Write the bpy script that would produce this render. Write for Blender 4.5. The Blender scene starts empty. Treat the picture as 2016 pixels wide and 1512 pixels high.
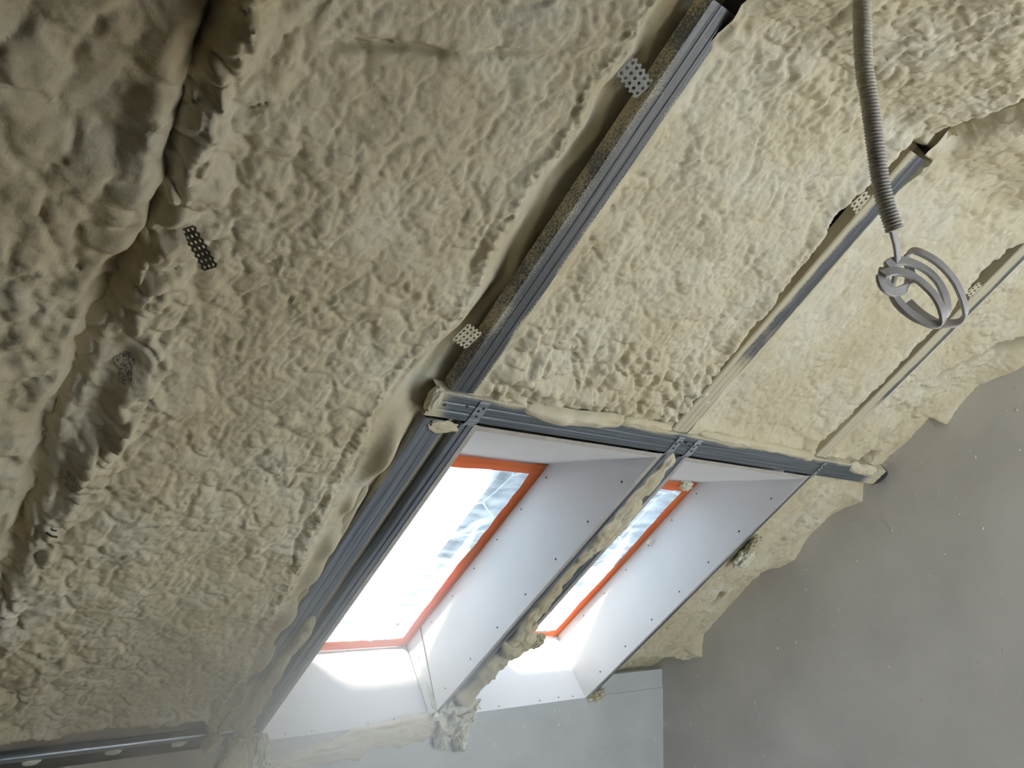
import bpy, bmesh, math, random
import numpy as np
from mathutils import Vector, Matrix

random.seed(7)
scene = bpy.context.scene
COL = scene.collection

# ------------------------------------------------------------------ camera
F_PX = 1611.77
RWC = np.array([[0.7545911857, 0.1510489812, 0.6385736823],
                [-0.6555918537, 0.1318174034, 0.7435210108],
                [0.0281329665, -0.9796981053, 0.1984947323]])   # camera axes (right, down, forward) in the world
EYE = 1.6
cam = bpy.data.cameras.new('camera')
cam.sensor_width = 36.0
cam.lens = F_PX / 2016 * 36.0
cam.clip_start = 0.02
cam_ob = bpy.data.objects.new('camera', cam)
COL.objects.link(cam_ob)
m = Matrix.Identity(4)
for i in range(3):
    m[i][0] = RWC[i, 0]; m[i][1] = -RWC[i, 1]; m[i][2] = -RWC[i, 2]
m[2][3] = EYE
cam_ob.matrix_world = m
scene.camera = cam_ob

# ------------------------------------------------------------------ world, sun, exposure
world = bpy.data.worlds.new('sky'); scene.world = world
world.use_nodes = True
wn = world.node_tree.nodes
bg = wn['Background']
bg.inputs[0].default_value = (0.72, 0.86, 1.0, 1)
bg.inputs[1].default_value = 5.0

sun = bpy.data.lights.new('sun', 'SUN')
sun.energy = 30.0
sun.angle = math.radians(2.6)
sun.color = (1.0, 0.94, 0.84)
sun_ob = bpy.data.objects.new('sun', sun)
SUN_DIR = Vector((-0.30, -0.52, 0.79)).normalized()
sun_ob.rotation_euler = SUN_DIR.to_track_quat('Z', 'Y').to_euler()
sun_ob.location = (0, -1, 6)
COL.objects.link(sun_ob)

def portal(name, loc, ax_x, ax_y, sx, sy):
    l = bpy.data.lights.new(name, 'AREA')
    l.shape = 'RECTANGLE'; l.size = sx; l.size_y = sy
    l.cycles.is_portal = True
    o = bpy.data.objects.new(name, l)
    x = Vector(ax_x).normalized(); y = Vector(ax_y).normalized(); z = x.cross(y)
    mm = Matrix((x, y, z)).transposed().to_4x4(); mm.translation = Vector(loc)
    o.matrix_world = mm
    COL.objects.link(o)

vs = scene.view_settings
vs.view_transform = 'Standard'; vs.look = 'None'; vs.gamma = 1.0
vs.use_curve_mapping = False
vs.exposure = 0.33
scene.display_settings.display_device = 'sRGB'
cy = scene.cycles
cy.max_bounces = 8; cy.diffuse_bounces = 3; cy.glossy_bounces = 2
cy.transmission_bounces = 4; cy.transparent_max_bounces = 10; cy.volume_bounces = 2
cy.sample_clamp_indirect = 6.0
cy.use_adaptive_sampling = True; cy.adaptive_threshold = 0.14; cy.adaptive_min_samples = 16
cy.caustics_reflective = False; cy.caustics_refractive = False

# ------------------------------------------------------------------ roof frame of reference
T = math.radians(40)
U = np.array([0, -math.cos(T), math.sin(T)])     # up the slope
W = np.array([0, -math.sin(T), -math.cos(T)])    # into the room
XH = np.array([1.0, 0, 0])
ORG = -W + np.array([0, 0, EYE])
def RP(a, b, w=0.0):
    return ORG + a * XH + b * U + w * W
X_G = 2.69       # gable wall
Y_K = 2.167      # knee wall
KNEE_Z = EYE - 0.512
CEIL_Z = EYE + 0.785

# ------------------------------------------------------------------ noise
_rng = np.random.RandomState(11)
_PERM = np.concatenate([_rng.permutation(512)] * 3)
_G3 = _rng.normal(size=(512, 3)); _G3 /= np.linalg.norm(_G3, axis=1)[:, None]
def noise3(x, y, z):
    xi = np.floor(x).astype(int); yi = np.floor(y).astype(int); zi = np.floor(z).astype(int)
    xf = x - xi; yf = y - yi; zf = z - zi
    u = xf**3 * (xf * (xf * 6 - 15) + 10); v = yf**3 * (yf * (yf * 6 - 15) + 10); w = zf**3 * (zf * (zf * 6 - 15) + 10)
    out = 0
    for dx in (0, 1):
        for dy in (0, 1):
            for dz in (0, 1):
                h = _PERM[(_PERM[(_PERM[(xi + dx) & 511] + yi + dy) & 511] + zi + dz) & 511]
                g = _G3[h]
                d = g[..., 0] * (xf - dx) + g[..., 1] * (yf - dy) + g[..., 2] * (zf - dz)
                out = out + d * (u if dx else 1 - u) * (v if dy else 1 - v) * (w if dz else 1 - w)
    return out * 1.5
def n2(x, y, sc, seed=0):
    return noise3(np.asarray(x) * sc, np.asarray(y) * sc, np.full(np.shape(x), 3.7 + seed * 7.31))
_CELL = _rng.rand(512, 3)
def cells(x, y, seed=0):
    """F1, F2 and the random value of the nearest cell of a jittered grid."""
    xi = np.floor(x).astype(int); yi = np.floor(y).astype(int)
    f1 = np.full(x.shape, 9.0); f2 = np.full(x.shape, 9.0); rv = np.zeros(x.shape)
    for dx in (-1, 0, 1):
        for dy in (-1, 0, 1):
            h = _PERM[(_PERM[(xi + dx + seed * 17) & 511] + yi + dy) & 511]
            c = _CELL[h]
            d = np.hypot(xi + dx + c[..., 0] - x, yi + dy + c[..., 1] - y)
            near = d < f1
            f2 = np.where(near, f1, np.minimum(f2, d))
            rv = np.where(near, c[..., 2], rv)
            f1 = np.where(near, d, f1)
    return f1, f2, rv
def pillow(a, s, freq, seed=0, warp=0.45, stretch=1.0):
    """lobes with creased valleys, 0..1"""
    x = a * freq + warp * n2(a, s, freq * 0.9, seed + 1) + warp * .5 * n2(a, s, freq * 2.3, seed + 4)
    y = s * freq * stretch + warp * n2(a, s, freq * 0.9, seed + 2) + warp * .5 * n2(a, s, freq * 2.3, seed + 5)
    f1, f2, rv = cells(x, y, seed)
    crease = 1 - np.exp(-3.2 * (f2 - f1))
    return crease * (0.70 + 0.45 * rv)
def sstep(e0, e1, x):
    t = np.clip((x - e0) / (e1 - e0), 0, 1)
    return t * t * (3 - 2 * t)
def curve_a(pts, b):
    """a of a hand-measured line as a function of b (pts: (a, b))"""
    p = sorted(pts, key=lambda q: q[1])
    return np.interp(b, [q[1] for q in p], [q[0] for q in p])
def gauss(a, s, ca, cs, ra, rs=None):
    rs = rs or ra
    return np.exp(-((a - ca) / ra) ** 2 - ((s - cs) / rs) ** 2)

# ------------------------------------------------------------------ materials
def new_mat(name):
    mt = bpy.data.materials.new(name); mt.use_nodes = True
    nt = mt.node_tree
    return mt, nt, nt.nodes, nt.links, nt.nodes['Principled BSDF']
def nd(nodes, t, **kw):
    n = nodes.new(t)
    for k, v in kw.items():
        if k.startswith('i_'):
            key = k[2:]
            n.inputs[int(key) if key.isdigit() else key].default_value = v
        else:
            setattr(n, k, v)
    return n
def ramp(nodes, stops):
    r = nodes.new('ShaderNodeValToRGB')
    el = r.color_ramp.elements
    el[0].position, el[0].color = stops[0][0], stops[0][1]
    el[1].position, el[1].color = stops[-1][0], stops[-1][1]
    for p, c in stops[1:-1]:
        e = el.new(p); e.color = c
    return r
FOAM_RGB = (0.70, 0.62, 0.435, 1)
FOAM_PALE = (0.75, 0.69, 0.54, 1)
FOAM_DEEP = (0.64, 0.55, 0.365, 1)
def foam_material(name, fine=0.4, bare=None, pale=False):
    mt, nt, N, L, bs = new_mat(name)
    tc = nd(N, 'ShaderNodeNewGeometry')
    nz = nd(N, 'ShaderNodeTexNoise', i_Scale=5.0, i_Detail=4.0, i_Roughness=0.6)
    L.new(tc.outputs['Position'], nz.inputs['Vector'])
    c = ramp(N, [(0.32, FOAM_DEEP), (0.5, FOAM_RGB), (0.68, FOAM_PALE)] if not pale else [(0.3, (0.78, 0.72, 0.5, 1)), (0.5, (0.84, 0.82, 0.68, 1)), (0.7, (0.88, 0.88, 0.82, 1))])
    L.new(nz.outputs['Fac'], c.inputs['Fac'])
    nz2 = nd(N, 'ShaderNodeTexNoise', i_Scale=38.0, i_Detail=3.0)
    L.new(tc.outputs['Position'], nz2.inputs['Vector'])
    mx = nd(N, 'ShaderNodeMix', data_type='RGBA', blend_type='MULTIPLY')
    mx.inputs['Factor'].default_value = 0.25
    r2 = ramp(N, [(0.35, (0.82, 0.78, 0.72, 1)), (0.65, (1, 1, 1, 1))])
    L.new(nz2.outputs['Fac'], r2.inputs['Fac'])
    L.new(c.outputs['Color'], mx.inputs['A']); L.new(r2.outputs['Color'], mx.inputs['B'])
    L.new(mx.outputs['Result'], bs.inputs['Base Color'])
    bs.inputs['Roughness'].default_value = 0.72
    bs.inputs['Specular IOR Level'].default_value = 0.25
    b1 = nd(N, 'ShaderNodeTexNoise', i_Scale=120.0, i_Detail=5.0, i_Roughness=0.62)
    L.new(tc.outputs['Position'], b1.inputs['Vector'])
    bp = nd(N, 'ShaderNodeBump', i_Strength=fine, i_Distance=0.0032)
    L.new(b1.outputs['Fac'], bp.inputs['Height'])
    L.new(bp.outputs['Normal'], bs.inputs['Normal'])
    return mt
def steel_material(name, base=(0.20, 0.225, 0.25), edges=(), along=(), amount=0.0, speck=700.0, rough=0.42):
    """galvanised profile; edges / along: (from, to) in local y / x where the foam overspray rises from none to full"""
    mt, nt, N, L, bs = new_mat(name)
    tc = nd(N, 'ShaderNodeTexCoord')
    sp = nd(N, 'ShaderNodeSeparateXYZ')
    L.new(tc.outputs['Object'], sp.inputs[0])
    val = nd(N, 'ShaderNodeValue'); val.outputs[0].default_value = amount
    cur = val.outputs[0]
    wob = nd(N, 'ShaderNodeTexNoise', i_Scale=9.0, i_Detail=3.0)
    L.new(tc.outputs['Object'], wob.inputs['Vector'])
    for axis, lst in (('Y', edges), ('X', along)):
        for e0, e1 in lst:
            mr = nd(N, 'ShaderNodeMapRange', i_1=e0, i_2=e1, i_3=0.0, i_4=1.0)
            wb = nd(N, 'ShaderNodeMath', operation='MULTIPLY_ADD')
            wb.inputs[1].default_value = (e1 - e0) * 1.4; 
            sub = nd(N, 'ShaderNodeMath', operation='SUBTRACT'); sub.inputs[1].default_value = 0.5
            L.new(wob.outputs['Fac'], sub.inputs[0]); L.new(sub.outputs[0], wb.inputs[0]); L.new(sp.outputs[axis], wb.inputs[2])
            L.new(wb.outputs[0], mr.inputs[0])
            mxn = nd(N, 'ShaderNodeMath', operation='MAXIMUM')
            L.new(cur, mxn.inputs[0]); L.new(mr.outputs[0], mxn.inputs[1]); cur = mxn.outputs[0]
    gr = nd(N, 'ShaderNodeTexNoise', i_Scale=speck, i_Detail=2.0)
    L.new(tc.outputs['Object'], gr.inputs['Vector'])
    m1 = nd(N, 'ShaderNodeMath', operation='MULTIPLY_ADD'); m1.inputs[1].default_value = 5.0; m1.inputs[2].default_value = -2.5
    L.new(gr.outputs['Fac'], m1.inputs[0])
    m2 = nd(N, 'ShaderNodeMath', operation='MULTIPLY_ADD'); m2.inputs[1].default_value = 3.4; m2.inputs[2].default_value = -1.4
    L.new(cur, m2.inputs[0])
    ad = nd(N, 'ShaderNodeMath', operation='ADD', use_clamp=True)
    L.new(m1.outputs[0], ad.inputs[0]); L.new(m2.outputs[0], ad.inputs[1])
    # brushed streaks along the profile
    mp = nd(N, 'ShaderNodeMapping'); mp.inputs['Scale'].default_value = (3, 260, 260)
    L.new(tc.outputs['Object'], mp.inputs['Vector'])
    st = nd(N, 'ShaderNodeTexNoise', i_Scale=1.0, i_Detail=3.0); L.new(mp.outputs[0], st.inputs['Vector'])
    d = tuple(v * 0.72 for v in base) + (1,); l_ = tuple(min(1, v * 1.35) for v in base) + (1,)
    sr = ramp(N, [(0.35, d), (0.65, l_)]); L.new(st.outputs['Fac'], sr.inputs['Fac'])
    mx = nd(N, 'ShaderNodeMix', data_type='RGBA')
    L.new(ad.outputs[0], mx.inputs['Factor']); L.new(sr.outputs['Color'], mx.inputs['A']); mx.inputs['B'].default_value = (0.60, 0.53, 0.37, 1)
    L.new(mx.outputs['Result'], bs.inputs['Base Color'])
    met = nd(N, 'ShaderNodeMath', operation='MULTIPLY_ADD'); met.inputs[1].default_value = -0.55; met.inputs[2].default_value = 0.55
    L.new(ad.outputs[0], met.inputs[0]); L.new(met.outputs[0], bs.inputs['Metallic'])
    ro = nd(N, 'ShaderNodeMath', operation='MULTIPLY_ADD'); ro.inputs[1].default_value = 0.4; ro.inputs[2].default_value = rough
    L.new(ad.outputs[0], ro.inputs[0]); L.new(ro.outputs[0], bs.inputs['Roughness'])
    bp = nd(N, 'ShaderNodeBump', i_Strength=0.35, i_Distance=0.001)
    L.new(ad.outputs[0], bp.inputs['Height']); L.new(bp.outputs['Normal'], bs.inputs['Normal'])
    return mt
def plain_material(name, rgb, rough=0.6, metal=0.0, var=0.08, scale=30.0, bump=0.0, bscale=200.0, bdist=0.001):
    mt, nt, N, L, bs = new_mat(name)
    tc = nd(N, 'ShaderNodeNewGeometry')
    nz = nd(N, 'ShaderNodeTexNoise', i_Scale=scale, i_Detail=4.0)
    L.new(tc.outputs['Position'], nz.inputs['Vector'])
    r = ramp(N, [(0.3, tuple(v * (1 - var) for v in rgb) + (1,)), (0.7, tuple(min(1, v * (1 + var)) for v in rgb) + (1,))])
    L.new(nz.outputs['Fac'], r.inputs['Fac']); L.new(r.outputs['Color'], bs.inputs['Base Color'])
    bs.inputs['Roughness'].default_value = rough; bs.inputs['Metallic'].default_value = metal
    if bump:
        b = nd(N, 'ShaderNodeTexNoise', i_Scale=bscale, i_Detail=4.0); L.new(tc.outputs['Position'], b.inputs['Vector'])
        bp = nd(N, 'ShaderNodeBump', i_Strength=bump, i_Distance=bdist); L.new(b.outputs['Fac'], bp.inputs['Height']); L.new(bp.outputs['Normal'], bs.inputs['Normal'])
    return mt

M = {}
M['foam'] = foam_material('spray_foam')
M['foam_pale'] = foam_material('fresh_foam', 0.5, pale=True)
M['plaster'] = plain_material('grey_plaster', (0.70, 0.655, 0.61), 0.85, var=0.09, scale=4.0, bump=0.5, bscale=60.0, bdist=0.002)
M['knee'] = plain_material('grey_wall_paint', (0.60, 0.60, 0.585), 0.7, var=0.06, scale=6.0, bump=0.4, bscale=90.0, bdist=0.0015)
M['board'] = plain_material('raw_board', (0.46, 0.41, 0.34), 0.8, var=0.08, scale=8.0)
M['drywall'] = plain_material('drywall_paper', (0.86, 0.835, 0.82), 0.75, var=0.025, scale=5.0, bump=0.1, bscale=300, bdist=0.0006)
M['edge'] = plain_material('drywall_edge', (0.50, 0.45, 0.40), 0.85, var=0.12, scale=40.0)
M['deck'] = plain_material('roof_boards', (0.16, 0.125, 0.09), 0.85, var=0.2, scale=8.0)
M['floor'] = plain_material('screed_floor', (0.42, 0.385, 0.33), 0.85, var=0.08, scale=3.0)
M['shell'] = plain_material('room_shell', (0.18, 0.165, 0.14), 0.9, var=0.05, scale=3.0)
M['screw'] = plain_material('black_screw', (0.03, 0.03, 0.032), 0.5, var=0.1)
M['frame'] = plain_material('window_frame', (0.78, 0.80, 0.82), 0.45, var=0.02)
M['conduit'] = plain_material('conduit_plastic', (0.46, 0.40, 0.33), 0.55, var=0.1, scale=60)
M['cable'] = plain_material('cable_sheath', (0.72, 0.655, 0.60), 0.5, var=0.08, scale=50)
M['dark'] = plain_material('dark_wire', (0.05, 0.035, 0.025), 0.6)
M['zinc'] = plain_material('zinc_bracket', (0.30, 0.31, 0.30), 0.45, 0.4, var=0.15, scale=80)
M['zinc_foamed'] = plain_material('zinc_bracket_oversprayed', (0.60, 0.54, 0.38), 0.8, 0.0, var=0.12, scale=120, bump=.4, bscale=500)
M['zinc_dark'] = plain_material('zinc_bracket_dark', (0.155, 0.155, 0.125), 0.5, 0.3, var=0.1, scale=80)
M['bright_steel'] = steel_material('bright_galvanised', (0.42, 0.45, 0.48), rough=0.3)

# ------------------------------------------------------------------ object helpers
def tag(o, label=None, cat=None, group=None, kind=None):
    if label: o['label'] = label
    if cat: o['category'] = cat
    if group: o['group'] = group
    if kind: o['kind'] = kind
    return o
def link_mesh(name, verts, faces, mat, parent=None, smooth=False, matrix=None):
    me = bpy.data.meshes.new(name)
    me.from_pydata([tuple(map(float, v)) for v in verts], [], faces)
    me.update()
    if smooth:
        me.polygons.foreach_set('use_smooth', [True] * len(me.polygons))
    me.materials.append(mat)
    o = bpy.data.objects.new(name, me); COL.objects.link(o)
    if matrix is not None: o.matrix_world = matrix
    if parent is not None:
        o.parent = parent; o.matrix_parent_inverse = parent.matrix_basis.inverted()
    return o
def grid_mesh(name, pts, mat, parent=None, smooth=True):
    """pts: array (rows, cols, 3)"""
    r, c = pts.shape[:2]
    me = bpy.data.meshes.new(name)
    nv = r * c
    idx = np.arange(nv).reshape(r, c)
    q = np.stack([idx[:-1, :-1], idx[:-1, 1:], idx[1:, 1:], idx[1:, :-1]], -1).reshape(-1, 4)
    me.vertices.add(nv); me.vertices.foreach_set('co', pts.reshape(-1).astype(np.float32))
    me.loops.add(q.size); me.loops.foreach_set('vertex_index', q.reshape(-1).astype(np.int32))
    me.polygons.add(len(q)); me.polygons.foreach_set('loop_start', (np.arange(len(q)) * 4).astype(np.int32))
    me.update(calc_edges=True)
    me.polygons.foreach_set('use_smooth', np.full(len(q), smooth))
    me.materials.append(mat)
    o = bpy.data.objects.new(name, me); COL.objects.link(o)
    if parent is not None:
        o.parent = parent; o.matrix_parent_inverse = parent.matrix_basis.inverted()
    return o
BOXF = [(0, 3, 2, 1), (4, 5, 6, 7), (0, 1, 5, 4), (1, 2, 6, 5), (2, 3, 7, 6), (3, 0, 4, 7)]
def boxv(x0, x1, y0, y1, z0, z1):
    return [(x0, y0, z0), (x1, y0, z0), (x1, y1, z0), (x0, y1, z0), (x0, y0, z1), (x1, y0, z1), (x1, y1, z1), (x0, y1, z1)]
def box(name, x0, x1, y0, y1, z0, z1, mat, parent=None):
    return link_mesh(name, boxv(x0, x1, y0, y1, z0, z1), BOXF, mat, parent)
def boxes(name, lst, mat, parent=None, frame=None):
    V, Fc = [], []
    for b in lst:
        k = len(V); V += boxv(*b); Fc += [tuple(i + k for i in f) for f in BOXF]
    if frame is not None: V = [frame(*v) for v in V]
    return link_mesh(name, V, Fc, mat, parent)
def roof_box(name, a0, a1, b0, b1, w0, w1, mat, parent=None):
    return boxes(name, [(a0, a1, b0, b1, w0, w1)], mat, parent, RP)
def frame_matrix(origin, xdir, zdir):
    x = Vector(xdir).normalized(); z = Vector(zdir); z = (z - x * z.dot(x)).normalized(); y = z.cross(x)
    mm = Matrix((x, y, z)).transposed().to_4x4(); mm.translation = Vector(origin)
    return mm
def empty(name, loc, matrix=None):
    o = bpy.data.objects.new(name, None); o.empty_display_size = 0.05; COL.objects.link(o)
    if matrix is not None: o.matrix_world = matrix
    else: o.location = loc
    return o
def sweep(name, path, section, mat, parent=None, smooth=True, closed_section=True, ups=None, radii=None, caps=True):
    """path: (n,3); section: list of (u, v) in the frame (side, up)"""
    P = np.asarray(path, float); n = len(P)
    tan = np.gradient(P, axis=0); tan /= np.linalg.norm(tan, axis=1)[:, None] + 1e-12
    if ups is None:
        up = np.array([0.3, 0.2, 1.0]); up -= tan[0] * (up @ tan[0]); up /= np.linalg.norm(up); ups_ = [up]
        for i in range(1, n):
            u_ = ups_[-1] - tan[i] * (ups_[-1] @ tan[i]); u_ /= np.linalg.norm(u_); ups_.append(u_)
        ups = np.array(ups_)
    else:
        ups = np.broadcast_to(np.asarray(ups, float), P.shape).copy()
        ups -= tan * np.sum(ups * tan, 1)[:, None]; ups /= np.linalg.norm(ups, axis=1)[:, None] + 1e-12
    side = np.cross(tan, ups)
    S = np.asarray(section, float); k = len(S)
    rr = np.ones(n) if radii is None else np.asarray(radii, float)
    V = P[:, None, :] + rr[:, None, None] * (S[None, :, 0, None] * side[:, None, :] + S[None, :, 1, None] * ups[:, None, :])
    faces = []
    for i in range(n - 1):
        for j in range(k if closed_section else k - 1):
            j2 = (j + 1) % k
            faces.append((i * k + j, i * k + j2, (i + 1) * k + j2, (i + 1) * k + j))
    if caps and closed_section:
        faces.append(tuple(range(k - 1, -1, -1))); faces.append(tuple((n - 1) * k + j for j in range(k)))
    return link_mesh(name, V.reshape(-1, 3), faces, mat, parent, smooth)
def circle(r, k=12):
    return [(r * math.cos(2 * math.pi * i / k), r * math.sin(2 * math.pi * i / k)) for i in range(k)]
def catmull(pts, per=10):
    P = np.asarray(pts, float); P = np.vstack([2 * P[0] - P[1], P, 2 * P[-1] - P[-2]]); out = []
    for i in range(1, len(P) - 2):
        p0, p1, p2, p3 = P[i - 1:i + 3]
        for t in np.linspace(0, 1, per, endpoint=False):
            out.append(0.5 * (2 * p1 + (p2 - p0) * t + (2 * p0 - 5 * p1 + 4 * p2 - p3) * t * t + (3 * p1 - p0 - 3 * p2 + p3) * t ** 3))
    out.append(P[-2]); return np.array(out)

# ------------------------------------------------------------------ the room
def struct(o): o['kind'] = 'structure'; return o
XL, YB = -0.8, -1.5
struct(box('floor', XL, X_G, YB, Y_K + .1, -0.12, 0.0, M['floor']))
# gable wall, one slab following the roof line
def prism_x(name, prof, x0, x1, mat):
    n = len(prof)
    V = [(x0, y, z) for y, z in prof] + [(x1, y, z) for y, z in prof]
    Fc = [tuple(range(n)), tuple(range(2 * n - 1, n - 1, -1))] + [(i, i + n, (i + 1) % n + n, (i + 1) % n) for i in range(n)]
    o = link_mesh(name, V, Fc, mat)
    bm = bmesh.new(); bm.from_mesh(o.data); bmesh.ops.recalc_face_normals(bm, faces=bm.faces); bm.to_mesh(o.data); bm.free()
    return o
pk = RP(0, -2.05, -0.30); pt = RP(0, 0.03, -0.30)
wall_prof = [(YB, 0), (Y_K + .14, 0), (Y_K + .14, pk[2]), (pt[1], pt[2]), (YB, pt[2])]
struct(prism_x('wall_gable', wall_prof, X_G, X_G + .15, M['plaster']))
struct(prism_x('wall_left', wall_prof, XL - .15, XL, M['shell']))  # unseen wall, added close and dark to keep the left foam dim
# knee wall: the recessed plastered part below the windows and the boarded part left of them
struct(box('wall_knee', XL, X_G, Y_K, Y_K + .12, 0, KNEE_Z - .002, M['knee']))
struct(box('trim_1', 2.285, X_G, Y_K + .004, Y_K + .11, KNEE_Z - .02, EYE - .445, M['knee']))
struct(box('wall_leak_block', XL, X_G + .1, Y_K + .30, Y_K + .40, 0, KNEE_Z + .25, M['deck']))  # unseen board added behind the knee wall to stop a light leak
# unseen back wall; its opening is added to light the room from behind
OX0, OX1, OZ0, OZ1 = 1.4, 2.6, 0.08, 2.15
struct(boxes('wall_back', [(XL, OX0, YB - .12, YB, 0, pt[2]), (OX1, X_G, YB - .12, YB, 0, pt[2]),
                           (OX0, OX1, YB - .12, YB, 0, OZ0), (OX0, OX1, YB - .12, YB, OZ1, pt[2])], M['shell']))
struct(box('wall_added_blocker', 1.10, 1.20, YB, -.40, 0, pt[2], M['shell']))  # unseen, added to block the rear opening's light from the left foam
struct(box('ceiling', XL, X_G + .1, YB - .1, pt[1], pt[2] - .01, pt[2] + .12, M['deck']))
# roof boarding behind the foam, with the two window holes
A1, A2, B1, B2 = 1.005, 1.568, -1.985, -1.118       # left window opening
C1, C2 = 1.680, 2.252                                # right window opening
struct(boxes('ceiling_slope', [(XL, A1 - .012, -2.4, .25, -.36, -.30), (A2 + .012, C1 - .012, -2.4, .25, -.36, -.30), (C2 + .012, X_G + .1, -2.4, .25, -.36, -.30),
                               (A1 - .012, A2 + .012, B2 + .012, .25, -.36, -.30), (C1 - .012, C2 + .012, B2 + .012, .25, -.36, -.30),
                               (A1 - .012, A2 + .012, -2.4, B1 - .012, -.36, -.30), (C1 - .012, C2 + .012, -2.4, B1 - .012, -.36, -.30)], M['deck'], None, RP))
portal('added_opening_portal', ((OX0 + OX1) / 2, YB - .06, (OZ0 + OZ1) / 2), (-1, 0, 0), (0, 0, 1), OX1 - OX0, OZ1 - OZ0)
for i, (c0, c1) in enumerate(((A1, A2), (C1, C2))):
    portal('skylight_portal', RP((c0 + c1) / 2, (B1 + B2) / 2, -.34), XH, -U, c1 - c0, B2 - B1)

# ------------------------------------------------------------------ foam bays
_s = np.arange(-2.3, 1.2, 0.002)
_th = T * (1 - sstep(0.005, 0.075, _s))
_dy = -np.cos(_th) * 0.002; _dz = np.sin(_th) * 0.002
_p0 = RP(0, -2.3, 0)
_yy = _p0[1] + np.concatenate([[0], np.cumsum(_dy)[:-1]]); _zz = _p0[2] + np.concatenate([[0], np.cumsum(_dz)[:-1]])
def surf(a, s, w):
    y = np.interp(s, _s, _yy); z = np.interp(s, _s, _zz); th = np.interp(s, _s, _th)
    return np.stack([a, y - np.sin(th) * w, z - np.cos(th) * w], -1)
CRINKLE = [(0.80, 0.05), (0.796, -0.039), (0.811, -0.087), (0.797, -0.151), (0.808, -0.205), (0.808, -0.265), (0.791, -0.323), (0.799, -0.387), (0.804, -0.446), (0.821, -0.521), (0.819, -0.577), (0.818, -0.613), (0.788, -0.69), (0.781, -0.76), (0.77, -0.837), (0.785, -0.903), (0.80, -1.1), (0.82, -1.3), (0.85, -1.6), (0.87, -1.95)]
CRACK = [(0.272, 0.1), (0.274, -0.267), (0.277, -0.316), (0.278, -0.389), (0.28, -0.423), (0.294, -0.523), (0.294, -0.571), (0.279, -0.685), (0.274, -0.763), (0.281, -0.842), (0.268, -0.923), (0.274, -1.018), (0.282, -1.106), (0.289, -1.237), (0.29, -2.0)]
EDGE = [(0.275, 0.1), (0.286, -0.282), (0.29, -0.405), (0.305, -0.539), (0.287, -0.616), (0.315, -0.714), (0.372, -0.80), (0.365, -0.897), (0.346, -0.963), (0.332, -1.019), (0.36, -1.067), (0.315, -1.134), (0.32, -1.277), (0.32, -2.0)]
def texture(a, s, big=1.0, mid=1.0, small=1.0, seed=0):
    low = n2(a, s, 4.5, seed) * 0.014 + n2(a, s, 10.0, seed + 3) * 0.008
    mask = sstep(-0.5, 0.5, n2(a, s, 3.2, seed + 9))
    h = low + big * 0.0085 * (pillow(a, s, 13.0, seed + 1, 0.6) - .5)
    h = h + mid * 0.0068 * (pillow(a, s, 30.0, seed + 2, 0.7) - .5) * (0.55 + 0.6 * mask)
    h = h + small * 0.0034 * (pillow(a, s, 62.0, seed + 3, 0.8) - .5) * (1.15 - 0.5 * mask)
    h = h + small * 0.0012 * (pillow(a, s, 125.0, seed + 5, 0.8) - .5)
    return h
def bay(name, a0, a1, s0, s1, step, fn, label):
    aa = np.arange(a0, a1 + step * .5, step); ss = np.arange(s0, s1 + step * .5, step)
    S, A = np.meshgrid(ss, aa, indexing='ij')
    dA, w = fn(A, S)
    o = grid_mesh(name, surf(A + dA, S, w), M['foam'])
    tag(o, label, 'foam insulation', 'spray foam filling the roof bays')
    return o
def bay_far_left(a, s):
    d = a - curve_a(CRACK, s)
    h = -0.012 + texture(a, s, 1.9, 1.1, 0.8, 1)
    h += 0.022 * gauss(a, s, 0.255, -0.44, .022, .075) + 0.016 * gauss(a, s, .217, -.52, .03, .05) + 0.02 * gauss(a, s, .2, -.33, .05)
    nar = sstep(-.68, -.58, s)
    h += 0.020 * nar * np.exp(-((d + .03) / .026) ** 2) * (.4 + pillow(a, s, 14, 21))
    h += (-0.036 + .008 * nar) * (.35 + .65 * sstep(-1.6, -1.1, s)) * sstep(-0.028 + .018 * nar, 0.004, d + .014 * n2(a, s, 17, 5))
    return 0 * a, h
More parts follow.
